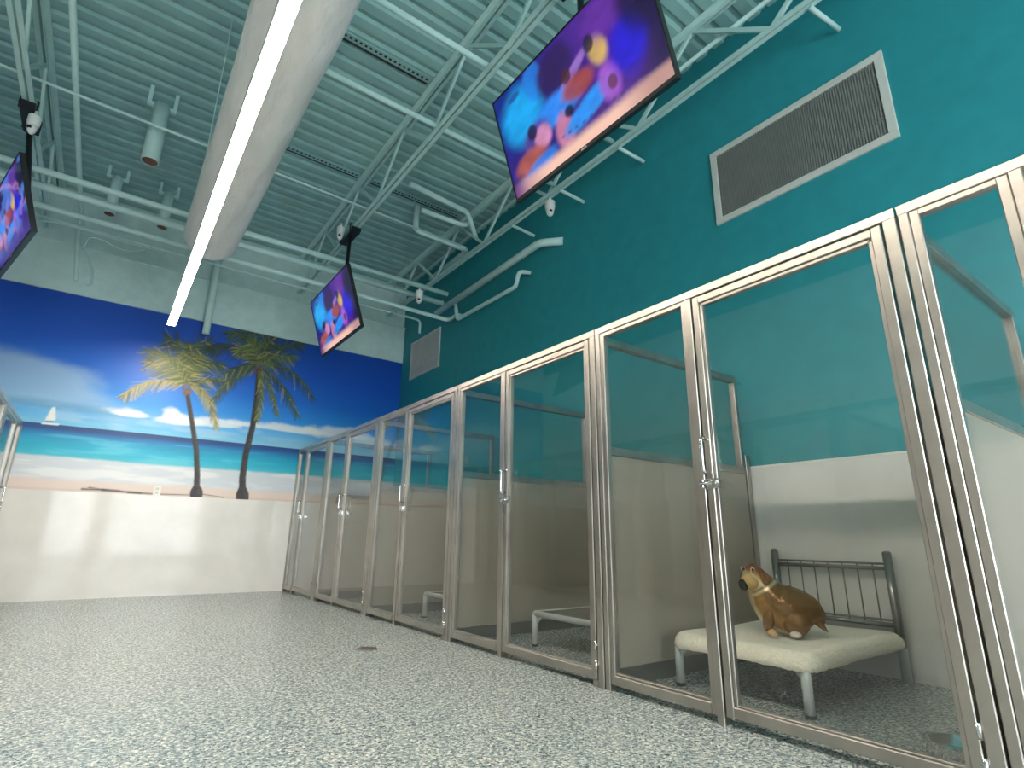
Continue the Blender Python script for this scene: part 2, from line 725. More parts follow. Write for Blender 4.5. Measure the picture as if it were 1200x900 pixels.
    def bez(p0, p1, p2, t):
        return p0 * (1 - t) ** 2 + p1 * 2 * t * (1 - t) + p2 * t * t

    def frond(c, ctrl, tip, shade, length, dry=0.0):
        c, ctrl, tip = P(*c), P(*ctrl), P(*tip)
        n = 58
        for i in range(n):
            t = 0.06 + 0.94 * i / n
            p = bez(c, ctrl, tip, t)
            tg = bez(c, ctrl, tip, min(1, t + 0.03)) - bez(c, ctrl, tip, t - 0.03)
            tg = tg / (np.linalg.norm(tg) + 1e-9)
            nm = np.array((-tg[1], tg[0]))
            ln = 1.15 * length * math.sin(math.pi * min(1, 0.12 + 0.80 * t)) ** 0.6 * rng.uniform(0.55, 1.15)
            for s in (-1, 1):
                d = tg * 0.72 + nm * s * rng.uniform(0.35, 0.7) + np.array((0, -0.55 + rng.uniform(-0.2, 0.1)))
                d = d / np.linalg.norm(d)
                base = np.array(srgb(*shade)) * rng.choice((0.3, 0.45, 0.65, 0.9, 1.2)) * rng.uniform(0.85, 1.15)
                if rng.random() < dry:
                    base = np.array(srgb(196, 176, 104)) * rng.uniform(0.7, 1.2)
                stroke(p, p + d * ln, 0.0065, 0.0015, base, 0.85)
        for i in range(16):
            stroke(bez(c, ctrl, tip, i / 16), bez(c, ctrl, tip, (i + 1) / 16), 0.007 * (1 - i / 18), 0.007 * (1 - (i + 1) / 18), srgb(112, 120, 70), 0.5)

    def trunk(pts, w0, w1):
        q = [P(*p) for p in pts]
        n = len(q) - 1
        for i in range(n):
            for s in range(8):
                t0, t1 = s / 8, (s + 1) / 8
                a, b = q[i] + (q[i + 1] - q[i]) * t0, q[i] + (q[i + 1] - q[i]) * t1
                f = (i + t0) / n
                w = w0 + (w1 - w0) * f
                if f < 0.08:
                    w += (0.08 - f) * 0.45
                stroke(a, b, w, w, np.array(srgb(48, 42, 42)) * rng.uniform(0.7, 1.2))
                stroke(a + (w * 0.45, 0), b + (w * 0.45, 0), w * 0.3, w * 0.3, np.array(srgb(92, 80, 72)) * rng.uniform(0.7, 1.2), 0.6)

    # shadow / driftwood line on the printed sand
    for (a, b, w) in (((96, 573), (140, 575), 0.010), ((120, 574), (165, 578), 0.014), ((150, 577), (186, 579), 0.010), ((180, 579), (230, 580), 0.006), ((230, 578), (262, 583), 0.006), ((104, 571), (128, 575), 0.006)):
        stroke(P(*a), P(*b), w, w * 0.6, srgb(70, 62, 64), 0.9)
    # first palm
    c1 = (219, 452)
    trunk([(230, 580), (231, 556), (230, 528), (225, 495), (219, 458)], 0.034, 0.024)
    g1, g2, g3 = (74, 98, 54), (104, 124, 66), (150, 152, 82)
    for ctrl, tip, sh, ln, dry in (((215, 405), (196, 396), g1, 0.20, 0.05), ((232, 405), (246, 400), g1, 0.20, 0.05), ((200, 408), (176, 412), g1, 0.22, 0.1),
                                   ((240, 415), (262, 430), g1, 0.20, 0.1), ((190, 432), (176, 424), g1, 0.20, 0.1), ((180, 436), (143, 466), g3, 0.17, 0.55),
                                   ((222, 400), (222, 404), g2, 0.18, 0.1), ((250, 440), (268, 448), g1, 0.17, 0.1), ((245, 448), (254, 502), g3, 0.16, 0.45),
                                   ((212, 425), (210, 418), g2, 0.17, 0.2), ((228, 425), (236, 415), g2, 0.17, 0.2), ((205, 430), (190, 418), g2, 0.18, 0.2)):
        frond(c1, ctrl, tip, sh, ln, dry)
    # second palm
    c2 = (303, 430)
    for ctrl, tip, sh, ln, dry in (((270, 392), (246, 410), (52, 70, 48), 0.20, 0.0), ((290, 385), (268, 390), g1, 0.20, 0.0), ((300, 380), (294, 386), g1, 0.20, 0.0),
                                   ((322, 385), (330, 388), (52, 70, 48), 0.20, 0.0), ((335, 400), (354, 402), g1, 0.20, 0.0)):
        frond(c2, ctrl, tip, sh, ln, dry)
    trunk([(284, 583), (284, 560), (288, 532), (296, 500), (301, 465), (303, 434)], 0.042, 0.030)
    for ctrl, tip, sh, ln, dry in (((275, 432), (250, 470), g1, 0.18, 0.05), ((285, 425), (262, 440), g1, 0.18, 0.05), ((338, 418), (368, 468), g1, 0.19, 0.05),
                                   ((330, 440), (349, 488), g1, 0.18, 0.05), ((317, 445), (325, 488), g2, 0.13, 0.05), ((310, 455), (301, 494), g2, 0.13, 0.1),
                                   ((290, 400), (280, 412), g2, 0.18, 0.2), ((312, 400), (318, 400), g1, 0.18, 0.1), ((325, 412), (345, 420), g2, 0.18, 0.1), ((300, 410), (292, 402), g2, 0.17, 0.1)):
        frond(c2, ctrl, tip, sh, ln, dry)
    for k in range(16):
        a = P(219 + rng.uniform(-5, 5), 454 + rng.uniform(-6, 6))
        stroke(a, a + (0, -0.04), 0.014, 0.006, np.array(srgb(128, 96, 56)) * rng.uniform(0.6, 1.2), 0.8)
        a = P(303 + rng.uniform(-5, 5), 430 + rng.uniform(-6, 6))
        stroke(a, a + (0, -0.04), 0.014, 0.006, np.array(srgb(110, 72, 56)) * rng.uniform(0.6, 1.2), 0.8)
    # sailing boat
    for k in range(14):
        t = k / 13.0
        a = P(54 + 8 * t, 492 - 14 * t)
        b = P(64, 492 - 14 * t)
        stroke(a, b, 0.008, 0.008, srgb(236, 240, 240))
    stroke(P(50, 496), P(68, 497.5), 0.010, 0.010, srgb(238, 242, 244))
    stroke(P(54, 494), P(62, 494.5), 0.006, 0.006, srgb(120, 80, 80))
    cols = col.reshape(-1, 3)
    verts = np.stack([PX, np.full_like(PX, YB - 0.003), PZ], -1)
    idx = np.arange(NX * NZ).reshape(NZ, NX)
    a, b, c, d = idx[:-1, :-1].ravel(), idx[:-1, 1:].ravel(), idx[1:, 1:].ravel(), idx[1:, :-1].ravel()
    faces = np.stack([a, b, c, d], -1)
    return color_mesh('beach_mural', verts.tolist(), faces.tolist(), cols, 'mural')


tag(mural(), 'printed wall mural of a tropical beach with two palm trees and a sailboat', 'mural')

# outlet on end wall
o = thing('wall_outlet', 'small white electrical outlet plate below the mural palms', 'outlet', (0.524, YB, 1.208))
MB().box(0.484, 0.564, YB - 0.014, YB - 0.0035, 1.148, 1.268, 0.003).build('cover_plate', 'white', o)
for dz in (-0.022, 0.022):
    MB().box(0.508, 0.540, YB - 0.017, YB - 0.014, 1.208 + dz - 0.014, 1.208 + dz + 0.014).build('socket', 'grille_frame', o)

# ------------------------------------------------------------------ kennels


def kennel_front(front, side, yn, yf, dmid0, dmid1, label, group, latch=True):
    """one kennel front; front = x of its face, side = +1 when the kennel lies towards +x"""
    def bx(q, d0, d1, y0, y1, z0, z1, c=0.003):
        q.box(front + side * d0, front + side * d1, y0, y1, z0, z1, c)
        return q
    t = thing('kennel_front', label, 'kennel', (front, (yn + yf) / 2, 0), group)
    T = 0.048
    a, b, jn = yn + 0.004, yf - 0.004, yn + 0.046
    p0, p1, fp = yn + dmid0, yn + dmid1, yf - 0.065
    bx(MB(), 0, T, a, b, 1.829, HK).build('top_rail', 'steel', t)
    bx(MB(), 0, T, a, jn, 0.0, 1.829).build('post', 'steel', t)
    bx(MB(), 0, T, p0 + 0.006, p0 + 0.040, 0.0, 1.829).build('post', 'steel', t)
    bx(MB(), 0, T, fp + 0.030, b, 0.0, 1.829).build('post', 'steel', t)
    # glazing frame of the fixed light, a step behind the posts
    q = MB()
    bx(q, 0.006, T - 0.006, p0 + 0.040, p1, 0.03, 1.829)
    bx(q, 0.006, T - 0.006, fp, fp + 0.030, 0.03, 1.829)
    bx(q, 0.006, T - 0.006, p1, fp, 1.808, 1.829, 0.002)
    bx(q, 0.0, T, p1 - 0.002, fp + 0.002, 0.030, 0.072)
    bx(q, 0.010, T - 0.010, p1, fp, 0.072, 0.082, 0.002)
    q.build('fixed_frame', 'steel', t)
    bx(MB(), 0.021, 0.027, p1 - 0.005, fp + 0.005, 0.076, 1.815, 0).build('glass_panel', 'glass', t)
    # foot below the hinge post
    bx(MB(), 0.0, T, jn, jn + 0.035, 0.0, 0.030, 0.002).build('foot_plate', 'steel', t)
    # door
    d0, d1 = yn + 0.054, p0 - 0.004
    zb, zt = 0.036, 1.822
    q = MB()
    w = 0.034
    bx(q, 0.0, T - 0.006, d0, d0 + w, zb, zt)
    bx(q, 0.0, T - 0.006, d1 - w, d1, zb, zt)
    bx(q, 0.0, T - 0.006, d0 + w, d1 - w, zt - w, zt)
    bx(q, 0.0, T - 0.006, d0 + w, d1 - w, zb, zb + w + 0.006)
    s = 0.015
    bx(q, 0.008, T - 0.014, d0 + w, d0 + w + s, zb + w, zt - w, 0.002)
    bx(q, 0.008, T - 0.014, d1 - w - s, d1 - w, zb + w, zt - w, 0.002)
    bx(q, 0.008, T - 0.014, d0 + w, d1 - w, zt - w - s, zt - w, 0.002)
    bx(q, 0.008, T - 0.014, d0 + w, d1 - w, zb + w + 0.006, zb + w + 0.014, 0.002)
    door = q.build('door', 'steel', t)
    bx(MB(), 0.019, 0.025, d0 + w + 0.008, d1 - w - 0.008, zb + w, zt - w - 0.006, 0).build('glass_pane', 'glass', door)
    X = lambda d: front + side * d
    yh = d1 - 0.014
    q = MB().tube([(X(0.0), yh, 1.135), (X(-0.034), yh, 1.135), (X(-0.040), yh, 1.125), (X(-0.040), yh, 1.0), (X(-0.034), yh, 0.99), (X(0.0), yh, 0.99)], 0.008, 8)
    q.lathe([(0.014, 0), (0.014, 0.006)] if side > 0 else [(0.014, -0.006), (0.014, 0)], (X(-0.003) if side > 0 else X(-0.003), yh, 1.135), 12, 'x')
    q.build('pull_handle', 'chrome', door)
    q = MB()
    bx(q, -0.008, 0.0, yh - 0.052, yh + 0.012, 0.918, 0.962, 0.002)
    q.tube([(X(-0.014), yh - 0.060, 0.942), (X(-0.014), yh + 0.040, 0.942)], 0.0085, 10)
    q.tube([(X(-0.010), yh - 0.045, 0.942), (X(-0.040), yh - 0.048, 0.938)], 0.006, 8)
    q.lathe([(0.010, -0.004), (0.010, 0.004)], (X(-0.042), yh - 0.048, 0.938), 10, 'x')
    bx(q, -0.016, 0.0, yh + 0.022, yh + 0.042, 0.925, 0.958, 0.002)
    q.build('slide_latch', 'chrome', door)
    bx(MB(), 0.004, 0.02, d1 - 0.001, d1 + 0.009, 0.86, 0.915, 0).build('latch_gap_shade', 'dark', door)  # dark strip filling the gap below the latch, standing in for its shade
    for zh in (0.10, 0.19):
        MB().tube([(X(-0.006), d0 - 0.004, zh - 0.022), (X(-0.006), d0 - 0.004, zh + 0.022)], 0.007, 8).build('hinge', 'chrome', door)
    return t


def partition(front, side, wall, y, label, group):
    t = thing('kennel_partition', label, 'partition', (front + side * 0.7, y, 0), group)
    x0 = front + side * 0.050
    xe = wall - side * 0.115
    h = 0.021

    def bx(q, a, b, z0, z1, hh=h, c=0.002):
        return q.box(a, b, y - hh, y + hh, z0, z1, c)
    bx(MB(), x0, xe + side * 0.04, 1.790, 1.836).build('top_rail', 'steel', t)
    bx(MB(), x0, xe + side * 0.04, 1.146, 1.192).build('middle_rail', 'steel', t)
    bx(MB(), xe, xe + side * 0.036, 1.192, 1.790).build('upper_post', 'steel', t)
    bx(MB(), xe + side * 0.048, xe + side * 0.098, 0.0, 1.275, 0.024).build('wall_post', 'steel', t)
    bx(MB(), x0, xe + side * 0.048, 0.085, 1.146, 0.012, 0).build('solid_panel', 'panel', t)
    bx(MB(), x0, xe + side * 0.048, 0.0, 0.085, 0.018).build('base_rail', 'bedmetal', t)
    bx(MB(), x0, xe, 1.188, 1.794, 0.003, 0).build('glass_panel', 'glass', t)
    MB().box(xe + side * 0.036, xe + side * 0.115, y - 0.012, y + 0.012, 1.796, 1.812).build('wall_bracket', 'chrome', t)
    return t


names = ['glass kennel front around the fleece covered dog bed with the brown toy',
         'glass kennel front next beyond the fleece bed kennel, with a plain cot inside',
         'glass kennel front in the middle of the right row, small cot leg showing',
         'glass kennel front second from the mural wall in the right row',
         'glass kennel front in the right row touching the mural wall']
DM0, DM1 = 0.870, 0.936
for i in range(5):
    kennel_front(KX, 1, SEAM[i], SEAM[i + 1], DM0, DM1, names[i], 'kennel fronts in the right row')
kennel_front(KX, 1, -0.648, SEAM[0], -(-0.648) + 0.222, -(-0.648) + 0.293, 'glass kennel front cut off by the right edge of the photo', 'kennel fronts in the right row')
pn = ['partition between the edge kennel and the fleece bed kennel', 'partition beside the brown toy, left of the fleece covered bed', 'partition behind the plain cot, third along the right row',
      'partition fourth along the right row toward the mural', 'partition nearest the mural wall in the right row']
for i in range(5):
    partition(KX, 1, XW, SEAM[i], pn[i], 'partitions of the right row')
ln = {1: 'glass kennel front in the left row fourth from the mural wall', 0: 'glass kennel front in the left row farthest from the mural wall', 4: 'glass kennel front in the left row touching the mural wall', 3: 'glass kennel front in the left row second from the mural wall', 2: 'glass kennel front in the left row third from the mural wall'}
for i in (4, 3, 2, 1, 0):
    kennel_front(KL, -1, SEAM[i], SEAM[i + 1], DM0, DM1, ln[i], 'kennel fronts in the left row')
for i in (4, 3, 2, 1):
    partition(KL, -1, XL, SEAM[i], {2: 'left row partition third from the mural wall', 1: 'left row partition fourth from the mural wall', 4: 'left row partition nearest the mural wall', 3: 'left row partition second from the mural wall'}[i], 'partitions of the left row')

# ------------------------------------------------------------------ dog beds


def dog_bed(x0, x1, y0, y1, label, fleece):
    t = thing('dog_bed', label, 'dog bed', ((x0 + x1) / 2, (y0 + y1) / 2, 0), 'raised dog beds')
    zt = 0.205
    r = 0.021
    for (x, y) in ((x0, y0), (x0, y1)):
        lg = MB().tube([(x, y, 0.012), (x, y, zt)], r, 14).build('leg', 'bedleg', t)
        MB().lathe([(r + 0.002, 0), (r + 0.002, 0.014)], (x, y, 0), 14).build('foot_cap', 'dark', lg)
        s = 1 if y == y0 else -1
        q = MB()
        q.add([(x, y + s * 0.015, zt - 0.07), (x, y + s * 0.015, zt - 0.01), (x, y + s * 0.075, zt - 0.01), (x + 0.006, y + s * 0.015, zt - 0.07), (x + 0.006, y + s * 0.015, zt - 0.01), (x + 0.006, y + s * 0.075, zt - 0.01)],
              [(0, 1, 2), (5, 4, 3), (0, 3, 4, 1), (1, 4, 5, 2), (2, 5, 3, 0)])
        q.build('corner_gusset', 'bedleg', lg)
    for y in (y0, y1):
        MB().tube([(x0, y, zt), (x1, y, zt)], 0.019, 12).build('side_rail', 'bedleg', t)
        p = MB().tube([(x1, y, 0.0), (x1, y, 0.645)], 0.022, 14)
        p.lathe([(0.022, 0), (0.020, 0.008), (0.010, 0.013), (0.0, 0.014)], (x1, y, 0.645), 14)
        p.build('headboard_post', 'bedmetal', t)
        MB().tube([(x1, y, 0.0), (x1, y, 0.17)], 0.0245, 14).build('leg_sleeve', 'bedleg', t)
    for x in (x0, x1):
        MB().tube([(x, y0, zt), (x, y1, zt)], 0.019, 12).build('end_rail', 'bedleg', t)
    for z, rr in ((0.590, 0.006), (0.566, 0.011), (0.300, 0.006), (0.276, 0.013)):
        MB().tube([(x1, y0, z), (x1, y1, z)], rr, 10).build('headboard_rail', 'bedmetal', t)
    n = 7
    for k in range(1, n + 1):
        y = y0 + (y1 - y0) * k / (n + 1)
        MB().tube([(x1, y, 0.276), (x1, y, 0.590)], 0.0042, 8).build('headboard_spindle', 'bedmetal', t)
    MB().box(x0 + 0.012, x1 - 0.012, y0 + 0.012, y1 - 0.012, zt + 0.004, zt + 0.012).build('fabric_deck', 'cot', t)
    if fleece:
        # a soft slab that rounds over the rails
        NXX, NYY = 64, 44
        ex = 0.045
        X0, X1, Ya, Yb = x0 - ex, x1 - 0.012, y0 - ex, y1 + ex * 0.7
        vs, fs = [], []
        rc = 0.085
        for j in range(NYY + 1):
            for i in range(NXX + 1):
                u, v = i / NXX, j / NYY
                # concentrate rows near the rim
                u = 0.5 - 0.5 * math.cos(math.pi * u)
                v = 0.5 - 0.5 * math.cos(math.pi * v)
                x, y = X0 + (X1 - X0) * u, Ya + (Yb - Ya) * v
                dx = min(x - X0, X1 - x)
                dy = min(y - Ya, Yb - y)
                # pull corners into a radius
                if dx < rc and dy < rc:
                    cx = X0 + rc if x - X0 < rc else X1 - rc
                    cy = Ya + rc if y - Ya < rc else Yb - rc
                    ddx, ddy = x - cx, y - cy
                    mx = max(abs(ddx), abs(ddy))
                    hh = math.hypot(ddx, ddy)
                    if hh > 1e-6:
                        x, y = cx + ddx * mx / hh, cy + ddy * mx / hh
                    e = rc - mx
                else:
                    e = min(dx, dy)
                rr = 0.055
                q = min(1, e / rr)
                z = zt + 0.046 - (1 - math.sqrt(max(0, 1 - (1 - q) ** 2))) * 0.060
                sag = math.sin(math.pi * min(1, max(0, u))) * math.sin(math.pi * v)
                z += -0.010 * sag + 0.004 * math.sin(9 * x + 5 * y) * math.sin(7 * y)
                vs.append((x, y, z))
        W_ = NXX + 1
        for j in range(NYY):
            for i in range(NXX):
                fs.append((j * W_ + i, j * W_ + i + 1, (j + 1) * W_ + i + 1, (j + 1) * W_ + i))
        rim = [i for i in range(NXX)] + [NXX + j * W_ for j in range(NYY)] + [NYY * W_ + NXX - i for i in range(NXX)] + [(NYY - j) * W_ for j in range(NYY)]
        o = len(vs)
        cxm, cym = (X0 + X1) / 2, (Ya + Yb) / 2
        for k in rim:
            x, y, z = vs[k]
            vs.append((x + (cxm - x) * 0.012, y + (cym - y) * 0.02, z - 0.016 + 0.005 * random.random()))
        n = len(rim)
        for k in range(n):
            fs.append((rim[k], o + k, o + (k + 1) % n, rim[(k + 1) % n]))
        q = MB().add(vs, fs, True)
        c = q.build('fleece_cover', 'fleece')
        tag(c, 'cream fleece pad covering the dog bed under the brown toy', 'bed pad')
    return t


dog_bed(2.505, 3.535, 1.300, 1.940, 'raised dog bed with grey headboard under a cream fleece pad', True)
dog_bed(2.535, 3.535, 2.510, 3.150, 'raised dog cot with bare white tube frame, nearer of the two', False)
dog_bed(2.535, 3.535, 4.105, 4.745, 'raised dog cot with bare white tube frame, farther toward the mural', False)

# ------------------------------------------------------------------ inflated toy dog on the bed


def toy_dog():
    base = Vector((2.90, 1.585, 0.247))
    R = Vector((0.46, -0.888, 0))          # towards the right of the photo
    D = Vector((-0.888, -0.46, 0))         # towards the aisle
    U = Vector((0, 0, 1))
    S = 1 / 222.0

    def p(px, py, dep=0.0):
        return base + R * ((px - 918) * S) + U * ((752 - py) * S) + D * dep

    sp = [(958, 739, 0, 0.3), (956, 732, 0, 7), (948, 728, 0, 17), (937, 726, 0, 23), (924, 725, 0, 26.3), (913.5, 721, 0.005, 26), (905, 712, 0.012, 22.5), (899, 702, 0.02, 17.5), (894, 693.5, 0.03, 14.3),
          (889.6, 687.7, 0.038, 12.6), (886, 685, 0.045, 9.8), (883.8, 683.4, 0.05, 5.5), (883, 682.8, 0.052, 0.3)]
    # resample smoothly
    pts, rad = [], []
    n = 46
    k = np.arange(len(sp))
    tt = np.linspace(0, len(sp) - 1, n)
    a = np.array(sp, float)

    def cr(col, t):
        i = int(min(len(sp) - 2, math.floor(t)))
        f = t - i
        g = lambda j: a[max(0, min(len(sp) - 1, j)), col]
        p0, p1, p2, p3 = g(i - 1), g(i), g(i + 1), g(i + 2)
        return 0.5 * (2 * p1 + (p2 - p0) * f + (2 * p0 - 5 * p1 + 4 * p2 - p3) * f * f + (3 * p1 - p0 - 3 * p2 + p3) * f ** 3)
    for t in tt:
        pts.append(p(cr(0, t), cr(1, t), cr(2, t)))
        rad.append(max(0.0012, cr(3, t) * S))
    N = 28
    vs, cols, fs = [], [], []
    brown, tan, cream, rust = srgb(126, 90, 44), srgb(166, 124, 70), srgb(214, 196, 158), srgb(150, 84, 42)
    for i, q in enumerate(pts):
        tg = (pts[min(n - 1, i + 1)] - pts[max(0, i - 1)]).normalized()
        side = tg.cross(U)
        if side.length < 1e-3:
            side = D.copy()
        side.normalize()
        up = side.cross(tg)
        for kk in range(N):
            th = 2 * math.pi * kk / N
            c, s = math.cos(th), math.sin(th)
            r = rad[i]
            flat = 0.86
            v = q + (side * c * flat + up * s) * r
            if v.z < base.z + 0.003:
                v.z = base.z + 0.003 + 0.05 * (v.z - base.z - 0.003)
            vs.append(v)
            f = tt[i] / (len(sp) - 1)
            if 0.57 < f < 0.60:
                cl = cream
            elif f > 0.60:
                cl = rust if s > 0.35 else (cream if s < -0.1 else tan)
            elif s < -0.80:
                cl = cream
            elif s < -0.35:
                cl = tan
            else:
                cl = brown
            j = random.uniform(0.93, 1.07)
            cols.append([x * j for x in cl])
    for i in range(n - 1):
        for kk in range(N):
            k2 = (kk + 1) % N
            fs.append((i * N + kk, i * N + k2, (i + 1) * N + k2, (i + 1) * N + kk))
    fs.append(tuple(range(N)))
    fs.append(tuple(range(n * N - 1, (n - 1) * N - 1, -1)))
    body = color_mesh('toy_dog', [tuple(v) for v in vs], fs, np.array(cols), 'toy')
    for pg in body.data.polygons:
        pg.use_smooth = True
    tag(body, 'shiny brown puppy shaped inflated toy sitting on the cream fleece', 'toy')

    def blob(name, c, rx, ry, rz, mat, par=body, tilt=0.0):
        q = MB()
        vv, ff = [], []
        nu, nv = 14, 9
        for a_ in range(nv + 1):
            ph = math.pi * a_ / nv
            for b_ in range(nu):
                th = 2 * math.pi * b_ / nu
                l = (rx * math.sin(ph) * math.cos(th), ry * math.sin(ph) * math.sin(th), rz * math.cos(ph))
                lx = l[0] * math.cos(tilt) + l[2] * math.sin(tilt)
                lz = -l[0] * math.sin(tilt) + l[2] * math.cos(tilt)
                vv.append(c + R * lx + D * l[1] + U * lz)
        for a_ in range(nv):
            for b_ in range(nu):
                ff.append((a_ * nu + b_, a_ * nu + (b_ + 1) % nu, (a_ + 1) * nu + (b_ + 1) % nu, (a_ + 1) * nu + b_))
        q.add(vv, ff, True)
        return q.build(name, mat, par)
    blob('muzzle', p(888, 696, 0.070), 0.046, 0.046, 0.036, 'paw_tan', tilt=0.45)
    blob('nose', p(881.0, 699.5, 0.098), 0.023, 0.024, 0.030, 'ear', tilt=-0.25)
    blob('ear', p(902.5, 692, 0.050), 0.014, 0.030, 0.046, 'ear_brown', tilt=-0.45)
    blob('ear', p(880, 690, -0.005), 0.012, 0.030, 0.040, 'ear_brown', tilt=0.35)
    for (ex, ey) in ((892.5, 682.6), (882.5, 682.0)):
        w_ = blob('eye', p(ex, ey, 0.090), 0.0105, 0.008, 0.010, 'paw')
        blob('pupil', p(ex + 0.3, ey, 0.0965), 0.008, 0.006, 0.008, 'black', w_)
    blob('hind_leg', p(931, 737, 0.070), 0.066, 0.045, 0.060, 'ear_brown', tilt=-0.3)
    blob('front_leg', p(905, 731, 0.070), 0.030, 0.035, 0.080, 'ear_brown', tilt=0.25)
    blob('foot', p(929, 748.2, 0.098), 0.026, 0.034, 0.016, 'paw')
    blob('foot', p(906, 748.2, 0.090), 0.024, 0.034, 0.016, 'paw_tan')
    MB().tube([p(950, 733), p(956, 740), p(961, 746)], [0.024, 0.016, 0.003], 10).build('tail', 'ear_brown', body)


M['ear'] = plain('black_foil', (0.012, 0.011, 0.01), 0.25)
M['ear_brown'] = plain('brown_foil', srgb(132, 92, 46), 0.2, 0.35, bmp=0.5, bscale=20)
M['paw'] = plain('white_foil', srgb(226, 220, 208), 0.3)
M['paw_tan'] = plain('tan_foil', srgb(206, 172, 116), 0.25)
toy_dog()

# steel bowl by the hinge post
o = MB().lathe([(0.070, 0.0), (0.095, 0.002), (0.088, 0.030), (0.092, 0.048), (0.096, 0.050), (0.086, 0.047), (0.078, 0.020), (0.0, 0.016)], (2.50, 0.80, 0), 28).build('pet_bowl', 'chrome')
tag(o, 'stainless steel pet bowl on the kennel floor beside the near door', 'bowl')

# floor drain
o = thing('floor_drain', 'small round bronze drain cover set in the speckled aisle floor', 'drain', (1.548, 3.66, 0))
MB().lathe([(0.066, 0.0), (0.064, 0.004), (0.0, 0.0045)], (1.548, 3.66, 0), 28).build('cover', 'drain', o)
q = MB()
for k in range(6):
    th = math.pi * k / 3
    q.lathe([(0.007, 0.0), (0.007, 0.001)], (1.548 + 0.036 * math.cos(th), 3.66 + 0.036 * math.sin(th), 0.0043), 8)
q.build('drain_holes', 'dark', o)

# ------------------------------------------------------------------ grilles on the teal wall


def grille(y0, y1, z0, z1, fw, core, label, nv, nh):
    t = thing('wall_grille', label, 'vent grille', (XW, (y0 + y1) / 2, z0))
    d = 0.022
    for (a, b, c, e) in ((y0, y1, z0, z0 + fw), (y0, y1, z1 - fw, z1), (y0, y0 + fw, z0 + fw, z1 - fw), (y1 - fw, y1, z0 + fw, z1 - fw)):
        MB().box(XW - d, XW, a, b, c, e, 0.003).build('frame_bar', 'grille_frame', t)
    MB().box(XW - 0.003, XW - 0.0005, y0 + fw, y1 - fw, z0 + fw, z1 - fw).build('backing', 'dark', t)
    q = MB()
    w = 0.0035
    for k in range(1, nv):
        y = y0 + fw + (y1 - y0 - 2 * fw) * k / nv
        q.box(XW - 0.015, XW - 0.003, y - w, y + w, z0 + fw, z1 - fw)
    for k in range(1, nh):
        z = z0 + fw + (z1 - z0 - 2 * fw) * k / nh
        q.box(XW - 0.0148, XW - 0.003, y0 + fw, y1 - fw, z - w, z + w)
    o = q.build('lattice', core, t)
    o['kind'] = 'stuff'
    return t


grille(0.857, 2.131, 3.128, 3.795, 0.052, 'grille_core', 'large dark mesh return air grille in a pale frame on teal wall', 68, 34)
grille(6.68, 7.62, 3.083, 3.700, 0.030, 'grille_light', 'small pale vent grille high on teal wall near the mural', 60, 4)

# ------------------------------------------------------------------ joists


def joist(x, label, ymin=-1.2):
    zt, zb = ZC - 0.002, 4.213
    t = thing('roof_joist', label, 'joist', (x, 3.5, zb), 'open web roof joists')
    y1 = YB
    for s in (-1, 1):
        MB().box(x + s * 0.010, x + s * 0.060, ymin, y1, zt - 0.008, zt).build('top_chord', 'joist', t)
        MB().box(x + s * 0.010, x + s * 0.016, ymin, y1, zt - 0.055, zt - 0.008).build('top_chord_leg', 'joist', t)
        MB().box(x + s * 0.008, x + s * 0.042, ymin, y1, zb, zb + 0.007).build('bottom_chord', 'joist', t)
        MB().box(x + s * 0.008, x + s * 0.014, ymin, y1, zb + 0.007, zb + 0.045).build('bottom_chord_leg', 'joist', t)
    y = ymin + 0.1
    k = 0
    step = 0.62
    while y + step < y1:
        a, b = (zb + 0.02, zt - 0.02) if k % 2 == 0 else (zt - 0.02, zb + 0.02)
        q = MB()
        d = Vector((0, step, b - a)).normalized()
        nn = Vector((0, -d.z, d.y))
        A, B = Vector((x, y, a)), Vector((x, y + step, b))
        vs = []
        for P_ in (A, B):
            for (sx, sn) in ((-0.012, -0.017), (0.012, -0.017), (0.012, 0.017), (-0.012, 0.017)):
                vs.append(P_ + Vector((sx, 0, 0)) + nn * sn)
        q.add(vs, [(3, 2, 1, 0), (4, 5, 6, 7), (0, 1, 5, 4), (1, 2, 6, 5), (2, 3, 7, 6), (3, 0, 4, 7)])
        q.build('web', 'joist', t)
        y += step
        k += 1


joist(3.28, 'pale open web roof joist beside the teal wall')
joist(1.865, 'pale open web roof joist carrying the two right televisions')
joist(0.47, 'pale open web roof joist above the white duct')
joist(-1.08, 'pale open web roof joist carrying the left television')

# ------------------------------------------------------------------ pipes


def bend(pts, r=0.06, n=5):
    """round the corners of a polyline"""
    pts = [Vector(p) for p in pts]
    out = [pts[0]]
    for i in range(1, len(pts) - 1):
        a, b, c = pts[i - 1], pts[i], pts[i + 1]
        d0, d1 = (a - b), (c - b)
        rr = min(r, d0.length * 0.45, d1.length * 0.45)
        p, q = b + d0.normalized() * rr, b + d1.normalized() * rr
        for k in range(n + 1):
            t = k / n
            out.append(p * (1 - t) ** 2 + b * 2 * t * (1 - t) + q * t * t)
    out.append(pts[-1])
    return out


def pipe(name, pts, r, label, cat='pipe', mat='pipe', br=0.07, n=12, group=None, collars=()):
    o = MB().tube(bend(pts, br), r, n).build(name, mat)
    tag(o, label, cat, group)
    return o


